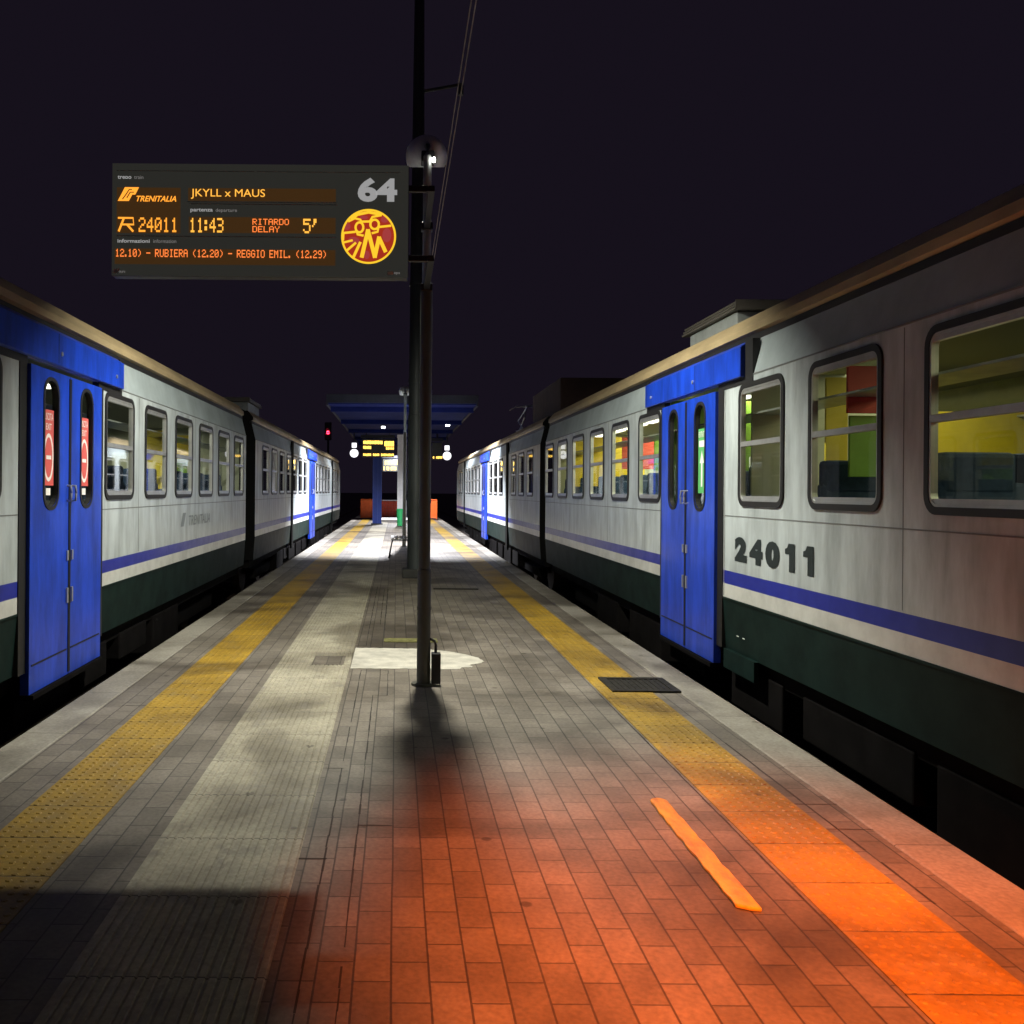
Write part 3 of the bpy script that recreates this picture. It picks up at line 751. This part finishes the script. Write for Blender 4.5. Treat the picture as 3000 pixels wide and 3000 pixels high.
def lamp_post(x, y, label, power, colr, bulb=BULB, theta=62, tilt=20, radius=.03, spot=None):
    t = empty("lamp_post", (x, y, 0), label, "lamp post", "lamp posts in a row along the platform")
    b = MB(); b.tube([(x, y, 0), (x, y, .95), (x, y, .96), (x, y, 3.24), (x, y, 3.29)], [.056, .056, .049, .049, .037], 24); b.build("lower_pole", POLE_D, t, smooth=30)
    b = MB(); b.tube([(x, y, 0.0), (x, y, .02)], .10, 24); b.build("base_plate", POLE_D, t, smooth=30)
    b = MB(); b.tube([(x, y, 3.28), (x, y, 4.36), (x, y+.05, 4.46), (x, y+.18, 4.53)], [.036, .034, .026, .022], 18); b.build("upper_pole", POLE_L, t, smooth=40)
    cx, cy, cz = x+.0, y+.34, 4.48
    sh = shade_mesh(cx, cy, cz, .178, R(tilt), R(theta)).build("lamp_shade", [SHADE, SHADEIN], t, smooth=50)
    b = MB(); b.box((x-.05, y+.02, 4.33), (x+.06, y+.16, 4.42)); b.build("bracket", BLACK, t, bevel=.01)
    b = MB(); ax = Vector((0, math.sin(R(tilt)), -math.cos(R(tilt)))); c = Vector((cx, cy, cz)) - ax*.085
    b.tube([c - ax*.05, c - ax*.03, c, c + ax*.02, c + ax*.03], [.02, .035, .04, .028, .008], 14); b.build("bulb", bulb, sh, smooth=60)
    ld = bpy.data.lights.new("lamp", 'SPOT' if spot else 'POINT'); ld.energy = power; ld.color = colr; ld.shadow_soft_size = radius
    lo = bpy.data.objects.new("lamp", ld); col.objects.link(lo); lo.parent = t
    lo.location = Vector((cx, cy, cz)) - ORG[t]
    if spot:
        ld.spot_size = R(spot[0]); ld.spot_blend = spot[1]
        lo.rotation_euler = Vector(spot[2]).to_track_quat('-Z', 'Y').to_euler()
    return t
near = lamp_post(.236, 7.6, "thin lamp post with round hood standing nearest, departure board bolted to it", NEAR_POWER, NEAR_COL, radius=.032)
b = MB(); b.box((.30, 7.54, .02), (.375, 7.63, .27)); o = b.build("junction_box", BLACK, near, bevel=.008)
b = MB(); b.tube([(.335, 7.585, .27), (.335, 7.585, .33), (.325, 7.585, .365), (.30, 7.585, .38), (.27, 7.585, .385)], .012, 10); b.build("conduit", BLACK, o, smooth=40)
b = MB()
for z in (.62, 1.5, 2.4):
    b = MB(); b.tube([(.236, 7.6, z), (.236, 7.6, z+.03)], .059 if z < .9 else .053, 20); b.build("clamp", POLE_D, near, smooth=30)
b = MB(); b.tube([(.285, 7.56, 4.30), (.285, 7.56, 4.335)], .012, 8); b.build("bulb_tip", BULB, near)  # glowing bead added for the bulb tip showing under the hood
lamp_post(.236, 26.5, "second lamp post of the row with its hood shining on the far platform", FAR_POWER, FAR_COL, radius=.018, theta=61, tilt=12)
lamp_post(1.40, -.5, "added lamp post out of view, throwing warm orange light on the near platform", WARM_POWER, WARM_COL, bulb=BULBW, spot=(38, 1.0, (.0, .74, -1)), theta=80, tilt=22, radius=.06)  # unseen lamp, added to throw an orange pool on the near paving

# ------------------------------------------------------------------ overhead line mast and wires
mx, my = .36, 17.1
t = empty("catenary_mast", (mx, my, 0), "thick dark steel mast rising behind the near lamp post", "mast")
b = MB(); b.tube([(mx, my, .15), (mx, my, 3.0), (mx, my, 3.01), (mx, my, 6.5), (mx, my, 6.51), (mx, my, 11.5)], [.15, .15, .14, .13, .125, .085], 28); b.build("shaft", MASTM, t, smooth=30)
b = MB(); b.box((mx-.24, my-.24, 0), (mx+.24, my+.24, .16)); b.build("plinth", mat("plinth_dark", (.05, .05, .048), .9, var=.3), t, bevel=.02)
b = MB()
for z in (1.4, 3.6, 5.4, 7.9):
    b = MB(); b.tube([(mx, my, z), (mx, my, z+.06)], .158 if z < 3 else .15 if z < 6 else .125, 24); b.build("band", MASTM, t, smooth=30)
b = MB(); b.tube([(mx, my, 9.0), (mx+.8, my, 9.15)], .03, 10); b.tube([(mx+.78, my, 8.95), (mx+.78, my, 9.15)], .05, 10); b.build("bracket", MASTM, t)
WIRE = mat("wire", (.30, .24, .20), .5, .5)
for i, (x, z, nm) in enumerate(((.80, 7.12, "left of the two thin wires running overhead past the lamp hood"), (.855, 7.12, "right of the two thin wires running overhead past the lamp hood"))):
    b = MB(); b.tube([(x, -6, z+.0), (x, 20, z), (x, 80, z)], .008, 6); tag(b.build("overhead_wire", WIRE), nm, "wire", "overhead wires")

# ------------------------------------------------------------------ departure board
BY = 6.55; U = .4917/FOC*BY
def bp(zx, zy, d=0.0):
    px = 300 + zx*.4917; py = 450 + zy*.4917
    dx, dy = px-1161, 1438-py; ro = R(-.45); c, sn = math.cos(ro), math.sin(ro)
    # undo the camera roll
    X = dx*c + dy*sn*1; Z = dy*c - dx*sn*1
    return (X/FOC*BY, BY-d, EYE + Z/FOC*BY)
bc = bp(945, 400)
# the board hangs level: use one frame (origin and axes) for everything on it
def q(zx, zy, d=0.0): return (bc[0] + (zx-945)*U, BY-d, bc[2] - (zy-400)*U)
board = empty("departure_board", (bc[0], BY, bc[2]), "wide anthracite departure board with orange lit train times", "departure board")
b = MB(); b.box(q(55, 62, 0.0), q(1825, 735, -.11)); b.build("housing", ANTH, board, bevel=.012)
b = MB(); b.box(q(58, 65, .0012), q(1822, 732, -.01)); b.build("front_panel", emit("front_glow", (.027, .027, .023), .8), board)  # faint glow painted in to brighten the unlit front
b = MB()
for zy in (180, 600):
    p = q(1825, zy); b = MB(); b.box((.188, 7.552, p[2]-.03), (.284, 7.648, p[2]+.03)); b.box((.212, BY+.07, p[2]-.022), (.26, 7.551, p[2]+.022)); b.box((p[0]-.06, BY+.07, p[2]-.022), (.2119, BY+.11, p[2]+.022))
    b.build("bracket", BLACK, board, bevel=.005)
b = MB()
for r in ((85, 208, 465, 480), (510, 208, 1390, 285), (515, 380, 1390, 475), (75, 572, 1390, 665)): b.box(q(r[0], r[1], .002), q(r[2], r[3], -.01))
b.build("display_panel", LEDBG, board)
b = MB()
for r in ((520, 301, 1398, 305), (85, 495, 1390, 499), (85, 107, 1770, 110), (505, 289, 1395, 292)): b.box(q(r[0], r[1], .003), q(r[2], r[3], -.005))
b.build("rule", RULE, board)
def line(name, s, x0, y0, x1, y1, m, bold=0, shear=0, d=.005, parent=board):
    b = MB(); put_text(b, text_poly(s, bold, shear), q(x0, y1, d), (U*(x1-x0), 0, 0), (0, 0, U*(y1-y0))); return b.build(name, m, parent)
def led(name, s, x0, y0, x1, y1, m, d=.006, fill=.97):
    cells, n = led_cells(s); b = MB(); cw = (x1-x0)/n; ch = (y1-y0)/7
    for (cx, cy) in cells:
        ax, ay = x0+cx*cw, y1-(cy+1)*ch
        b.face([q(ax, ay+ch*fill, d), q(ax+cw*fill, ay+ch*fill, d), q(ax+cw*fill, ay, d), q(ax, ay, d)])
    return b.build(name, m, board)
line("caption", "treno", 90, 138, 172, 158, PRINT, .02); line("caption", "train", 188, 138, 243, 158, PRINTS)
line("caption", "partenza", 525, 330, 658, 356, PRINT, .02); line("caption", "departure", 675, 330, 802, 356, PRINTS)
line("caption", "informazioni", 92, 516, 284, 538, PRINT, .02); line("caption", "information", 305, 516, 442, 538, PRINTS)
line("destination_line", "JKYLL x MAUS", 527, 214, 968, 274, LEDY, 0)
line("operator_line", "TRENITALIA", 203, 258, 440, 292, LEDO, .02, .3)
b = MB()
for poly in ([(90,290),(112,250),(150,250),(170,222),(140,222),(150,208),(218,208),(196,240),(172,240),(150,290)],):
    pass
def rib(b, pts, wd, d=.006, closed=False, m=0):
    """flat stroke along a polyline in board units"""
    P = [Vector((x, y)) for x, y in pts]; n = len(P)
    Lp, Rp = [], []
    for k in range(n):
        a = P[(k-1) % n] if (k > 0 or closed) else P[k]; c = P[(k+1) % n] if (k < n-1 or closed) else P[k]
        t = (c-a).normalized(); nn = Vector((-t.y, t.x)) * wd/2
        Lp.append(P[k]+nn); Rp.append(P[k]-nn)
    for k in range(n if closed else n-1):
        j = (k+1) % n
        b.face([q(*Lp[k], d), q(*Lp[j], d), q(*Rp[j], d), q(*Rp[k], d)], m)
b = MB(); b.face([q(x, y, .006) for x, y in ((92, 290), (158, 290), (178, 252), (196, 252), (218, 208), (134, 208), (118, 240))])
mk = b.build("operator_mark", LEDO, board)
b = MB(); rib(b, [(120, 280), (142, 250), (160, 222), (176, 222)], 6, .0066); rib(b, [(146, 272), (166, 238), (188, 238)], 6, .0068)
b.build("slit", LEDBG, mk)
b = MB(); rib(b, [(94, 391), (184, 391), (188, 430), (108, 430)], 11); rib(b, [(130, 391), (99, 472)], 12, .0067); rib(b, [(148, 430), (186, 472)], 12, .0069)
b.build("train_type", LEDO, board)
led("train_number", "24011", 218, 388, 450, 474, LEDO); led("departure_time", "11:43", 520, 388, 722, 474, LEDY)
led("delay_text", "RITARDO", 895, 390, 1112, 426, LEDR); led("delay_text", "DELAY", 895, 434, 1056, 470, LEDR); led("delay_minutes", "5'", 1197, 388, 1276, 474, LEDY)
led("stops_line", "12.10) - RUBIERA (12.20) - REGGIO EMIL. (12.29)", 80, 576, 1338, 622, LEDR)
line("platform_number", "64", 1520, 140, 1755, 284, PRINT, .045)
b = MB(); rib(b, [(68, 720), (84, 695)], 14); rib(b, [(82, 720), (102, 695)], 14); b.box(q(1700, 698, .004), q(1735, 717, -.002)); b.build("maker_mark", mat("print_pale", (.7, .65, .62), .6), board)
line("caption", "RFI", 106, 706, 138, 718, PRINTS); line("caption", "eps", 1740, 702, 1775, 717, PRINTS)
# emblem (units of the enlarged view, centre 935,1000 radius 570 -> board units)
def e2(x, y): return (1587 + (x-935)*162/575, 490 + (y-1000)*162/575)
def ers(b, pts, wd, d, m=0, closed=False): rib(b, [e2(*p) for p in pts], wd*162/575, d, closed, m)
b = MB()
ring = [(935+560*math.cos(k*math.pi/32), 1000+560*math.sin(k*math.pi/32)) for k in range(64)]
i = len(b.v)
b.face([q(*e2(*p), .004) for p in ring], 0)
disc = b.build("emblem", EMBR, board)
b = MB()
for (cx, cy, rx, ry) in ((1320, 970, 95, 150), (1270, 640, 80, 70), (480, 790, 70, 80), (620, 1080, 120, 70), (900, 1390, 60, 90), (830, 600, 90, 40)):
    b.face([q(*e2(cx+rx*math.cos(k*math.pi/12), cy+ry*math.sin(k*math.pi/12)), .0045) for k in range(24)])
b.build("tint", EMBP, disc)
b = MB(); D = [0.0055]
def st(pts, wd, closed=False): D[0] += .0002; ers(b, pts, wd, D[0], 0, closed)
st(ring, 42, True)
def ell(cx, cy, rx, ry, a0=0, a1=360, n=28): return [(cx+rx*math.cos(R(a0+(a1-a0)*k/n)), cy+ry*math.sin(R(a0+(a1-a0)*k/n))) for k in range(n+1)]
st([(790, 1450), (925, 850)], 85); st([(915, 850), (1075, 1450)], 85); st([(1065, 1450), (1160, 1000)], 85); st([(1150, 1010), (1300, 1330)], 80)
st(ell(740, 810, 82, 105), 48); st(ell(1060, 745, 90, 100), 48); st([(680, 880), (700, 960), (830, 985)], 48); st([(1140, 800), (1125, 900), (1000, 935)], 48)
st([(385, 935), (660, 905)], 48); st([(1150, 800), (1410, 770)], 48); st([(790, 690), (980, 685)], 48)
st([(500, 690), (640, 620), (760, 650), (790, 720)], 48); st([(960, 690), (1010, 590), (1210, 548)], 48); st([(560, 640), (700, 540), (935, 490), (1200, 540)], 60)
st([(405, 950), (400, 1090)], 40); st([(385, 1140), (600, 1085)], 45); st([(470, 1310), (670, 1135)], 50); st([(610, 1460), (765, 1120)], 60)
b.build("line_drawing", EMBY, disc)

# ------------------------------------------------------------------ small things on the platform
t = empty("drain_cover", (2.0, 7.62, .006), "rectangular iron drain cover set across the right yellow strip", "drain cover")
b = MB(); b.box((1.74, 7.36, .003), (2.29, 7.42, .018)); b.box((1.74, 7.84, .003), (2.29, 7.90, .018)); b.box((1.74, 7.42, .003), (1.80, 7.84, .018)); b.box((2.23, 7.42, .003), (2.29, 7.84, .018)); b.build("frame", IRON, t)
b = MB(); b.box((1.80, 7.42, .002), (2.23, 7.84, .010))
for k in range(9): b.box((1.81+k*.047, 7.43, .010), (1.835+k*.047, 7.83, .015))
b.build("grate", IRON, t)
b = MB(); b.box((-.12, 9.72, .001), (.45, 9.90, .016)); b.box((-.10, 9.745, .016), (.43, 9.875, .022)); tag(b.build("channel_cover", OLIVE, bevel=.003), "olive metal channel cover lying behind the pale concrete patch", "drain cover")
b = MB(); pr = []
for k in range(9): a = math.pi*k/8; pr.append((1.365+.045*math.cos(a), 4.74+.05*math.sin(a)))
rg = random.Random(5)
pts = [(1.41, 3.52)] + [(1.41+rg.uniform(-.005, .004), 3.52+.06*k) for k in range(1, 20)] + pr + [(1.32+rg.uniform(-.004, .005), 4.70-.06*k) for k in range(19)] + [(1.32, 3.555), (1.365, 3.53)]
b.prism([(x, y, .001) for x, y in pts], (0, 0, .016)); tag(b.build("cover_strip", YSTRIP, bevel=.005), "glossy yellow strip with rounded end lying on the setts at front right", "floor strip")
b = MB(); b.box((.62, 15.0, .0015), (1.35, 15.12, .012)); tag(b.build("slot_drain", IRON), "narrow dark slot drain across the platform behind the mast", "drain")
# bench beside the mast
bx, by = .12, 22.6
t = empty("bench", (bx, by, 0), "metal bench seen end on beside the dark mast", "bench")
b = MB()
for k in range(5): b.box((bx-.24+.1*k, by-.8, .44), (bx-.16+.1*k, by+.8, .465))
b.build("seat", ALU, t, bevel=.005)
b = MB()
for k in range(4): b.box((bx+.27+.015*k, by-.8, .53+.1*k), (bx+.295+.015*k, by+.8, .60+.1*k))
b.build("backrest", ALU, t, bevel=.005)
for yy in (by-.65, by+.65):
    b = MB(); b.tube([(bx-.28, yy, 0), (bx-.2, yy, .43), (bx+.25, yy, .43), (bx+.33, yy, .95)], .022, 8); b.tube([(bx+.30, yy, 0), (bx+.2, yy, .43)], .022, 8); b.build("leg", BLACK, t, smooth=40)
# green bin
gx, gy = .20, 41.2
t = empty("litter_bin", (gx, gy, 0), "green litter bin in front of the white canopy pillar", "bin")
b = MB(); b.tube([(gx, gy, .04), (gx, gy, .72)], [.15, .18], 18); b.build("body", GREENB, t, smooth=40)
b = MB(); b.tube([(gx, gy, .72), (gx, gy, .76), (gx, gy, .80)], [.195, .195, .15], 18); b.build("lid", GREENB, t, smooth=40)
b = MB(); b.tube([(gx, gy+.16, 0), (gx, gy+.16, .8)], .03, 8); b.build("post", BLACK, t)
# canopy
t = empty("platform_canopy", (.17, 40, 0), "dark blue flat platform canopy on blue and white pillars at the far end", "canopy")
b = MB(); b.box((-2.16, 29, 4.32), (2.5, 54, 4.36)); b.build("underside", CANB, t)
b = MB(); b.box((-2.22, 28.95, 4.361), (2.56, 54.05, 4.62)); b.build("roof", CANG, t)
b = MB(); b.box((-2.22, 28.95, 4.28), (-2.161, 54.05, 4.36)); b.box((2.501, 28.95, 4.28), (2.56, 54.05, 4.36)); b.build("fascia", CANG, t)
for y in (30, 35.5, 41, 46.5, 52):
    b = MB(); b.box((-2.15, y-.06, 4.16), (2.49, y+.06, 4.319)); b.build("beam", CANB, t)
px, py = -.90, 43.5
b = MB(); b.box((px-.21, py-.03, 0), (px+.21, py+.03, 4.16)); b.box((px-.21, py-.2, 0), (px-.17, py+.2, 4.16)); b.box((px+.17, py-.2, 0), (px+.21, py+.2, 4.16)); b.box((px-.03, py-.2, 0), (px+.03, py+.2, 4.16))
b.build("pillar", PILB, t)
b = MB(); b.box((px-.27, py-.27, 0), (px+.27, py+.27, .06)); b.build("pillar_foot", BLACK, t)
b = MB(); b.box((.045, 42.0, 0), (.335, 42.3, 4.15)); b.box((.02, 41.97, 4.02), (.36, 42.33, 4.16)); tag(b.build("pillar", PILW, t, bevel=.01), "white square pillar")
# hanging displays and clocks
def far_board(x0, x1, y, z0, z1, rows, label):
    t = empty("hanging_display", ((x0+x1)/2, y, z1), label, "display board", "amber display boards under the canopy")
    b = MB(); b.box((x0, y, z0), (x1, y+.2, z1)); b.build("housing", ANTH, t, bevel=.01)
    b = MB(); b.box((x0-.06, y-.05, z1+.06), (x1+.04, y+.25, z1+.2)); b.build("top_rail", CANG, t)
    b = MB()
    for x in (x0+.2, x1-.2): b.tube([(x, y+.1, z1+.2), (x, y+.1, 4.33)], .025, 8)
    b.build("hanger", CANG, t)
    b = MB(); rnd = random.Random(int(x0*100))
    for (a, c, za, zb) in rows:
        x = x0 + (x1-x0)*a; xe = x0 + (x1-x0)*c; zz0 = z0+(z1-z0)*za; zz1 = z0+(z1-z0)*zb
        while x < xe:                      # characters as separate small blocks
            wd = .075; 
            if rnd.random() > .08: b.face([(x, y-.004, zz0+rnd.choice((0, .02))), (x+wd*.8, y-.004, zz0), (x+wd*.8, y-.004, zz1), (x, y-.004, zz1-rnd.choice((0, .02)))])
            x += wd
    b.build("text_rows", emit("far_led", (1.0, .60, .10), 2.6), t)
far_board(-1.60, -.12, 42.6, 3.15, 3.98, [(.04, .62, .72, .92), (.04, .3, .45, .62), (.70, .97, .60, .90), (.70, .97, .42, .56), (.04, .97, .06, .2)], "left hanging display with the most amber rows, under the canopy")
far_board(1.66, 2.10, 42.6, 3.05, 3.85, [(.04, .97, .06, .2)], "narrow right hanging display with one amber row, under the canopy")
far_board(-.72, .30, 48.5, 2.62, 3.25, [(.04, .97, .55, .9), (.04, .97, .1, .38)], "small far display with two thick amber rows between the pillars")
def clock(x, y, z, label, num):
    t = empty("station_clock", (x, y, z), label, "clock", "round clocks under the canopy")
    b = MB(); b.tube([(x, y-.05, z), (x, y+.08, z)], .215, 32); b.build("case", BLACK, t, smooth=40)
    b = MB(); b.tube([(x, y-.06, z), (x, y-.051, z)], .195, 32); f = b.build("dial", CLOCKF, t, smooth=40)
    b = MB(); b.box((x-.012, y-.066, z-.02), (x+.012, y-.062, z+.11)); b.box((x-.02, y-.07, z-.012), (x+.14, y-.066, z+.012)); b.build("hand", BLACK, f)
    b = MB(); b.tube([(x, y+.03, z+.2), (x, y+.03, 4.33)], .03, 8); b.build("hanger", CANG, t)
    b = MB(); b.box((x-.11, y-.03, z+.26), (x+.11, y+.02, z+.48)); s_ = b.build("number_plate", CLOCKF, t, bevel=.01)
    return t
clock(-1.96, 42.6, 3.32, "round lit clock left of the large amber display", "1"); clock(2.33, 42.6, 3.23, "round lit clock right of the narrow amber display", "2")
CANLIGHT = emit("luminaire_glow", (.93, .94, 1.0), 14)
for (x, y, nm) in ((1.99, 36, "small white ceiling light under the canopy, right of the mast"), (.25, 47.6, "added ceiling light under the canopy beside the white pillar"), (-.55, 37.5, "added ceiling light under the canopy, nearer to the blue pillar")):  # first one is seen; the other two are added to brighten the far platform
    t = empty("canopy_light", (x, y, 4.25), nm, "ceiling light", "ceiling lights under the canopy")
    b = MB(); b.box((x-.09, y-.3, 4.20), (x+.09, y+.3, 4.27)); b.tube([(x, y, 4.27), (x, y, 4.33)], .02, 8); b.build("housing", CANG, t)
    b = MB(); b.box((x-.07, y-.28, 4.16), (x+.07, y+.28, 4.1995)); b.build("diffuser", CANLIGHT, t, bevel=.01)
    ld = bpy.data.lights.new("tube", 'SPOT'); ld.energy = 2600 if y > 45 else 900; ld.color = FAR_COL; ld.spot_size = R(150); ld.spot_blend = .6; ld.shadow_soft_size = .05
    lo = bpy.data.objects.new("tube", ld); col.objects.link(lo); lo.parent = t; lo.location = (0, 0, -.12)
# barriers at the end of the platform
def barrier(x0, x1, y, h, label, net=False):
    t = empty("barrier", ((x0+x1)/2, y, 0), label, "barrier", "orange barriers closing the platform end")
    b = MB()
    for x in (x0, x1): b.tube([(x, y, 0), (x, y, h)], .03, 8)
    b.tube([(x0, y, h), (x1, y, h)], .03, 8); b.tube([(x0, y, .12), (x1, y, .12)], .03, 8)
    b.build("frame", ORANGE if not net else ALU, t, smooth=40)
    b = MB()
    if net:
        n = int((x1-x0)/.09)
        for k in range(n): x = x0+.03+(x1-x0-.06)*k/n; b.box((x, y-.008, .15), (x+.05, y+.008, h-.05))
        for k in range(10): z = .15+(h-.2)*k/10; b.box((x0+.03, y-.012, z), (x1-.03, y+.012, z+.05))
    else:
        b.box((x0+.03, y-.02, .14), (x1-.03, y+.02, h-.05))
        for k in range(3): z = .3+.25*k; b.box((x0+.06, y-.03, z), (x1-.06, y+.03, z+.06))
    b.build("net" if net else "panel", NETM if net else ORANGE, t)
    b = MB()
    for x in (x0, x1): b.box((x-.04, y-.3, 0), (x+.04, y+.3, .05))
    b.build("foot", BLACK, t)
barrier(-1.95, -1.28, 51, 1.12, "solid orange barrier left of the blue pillar"); barrier(-.90, .55, 51, 1.08, "red net barrier between the two pillars", True); barrier(1.80, 2.25, 51, 1.12, "narrow orange barrier at the right platform edge")
slab("low_kerb", -.85, .6, 46.5, 50.5, 0.003, .14, PILW, "low white kerb in front of the red net barrier")
# signal
t = empty("railway_signal", (-5.35, 72, -.7), "red railway signal light above the far left train", "signal")
b = MB(); b.tube([(-5.35, 72, -.7), (-5.35, 72, 6.8)], .08, 10); b.build("post", MASTM, t)
b = MB(); b.box((-5.62, 71.75, 5.5), (-5.08, 71.9, 6.9)); b.build("target", BLACK, t, bevel=.05)
b = MB(); b.tube([(-5.35, 71.74, 6.1), (-5.35, 71.70, 6.1)], .13, 16); b.build("lens", SIGNR, t)
b = MB(); b.tube([(-5.35, 71.74, 6.2), (-5.35, 71.45, 6.24)], [.17, .15], 12, cap=False); b.build("hood", BLACK, t)
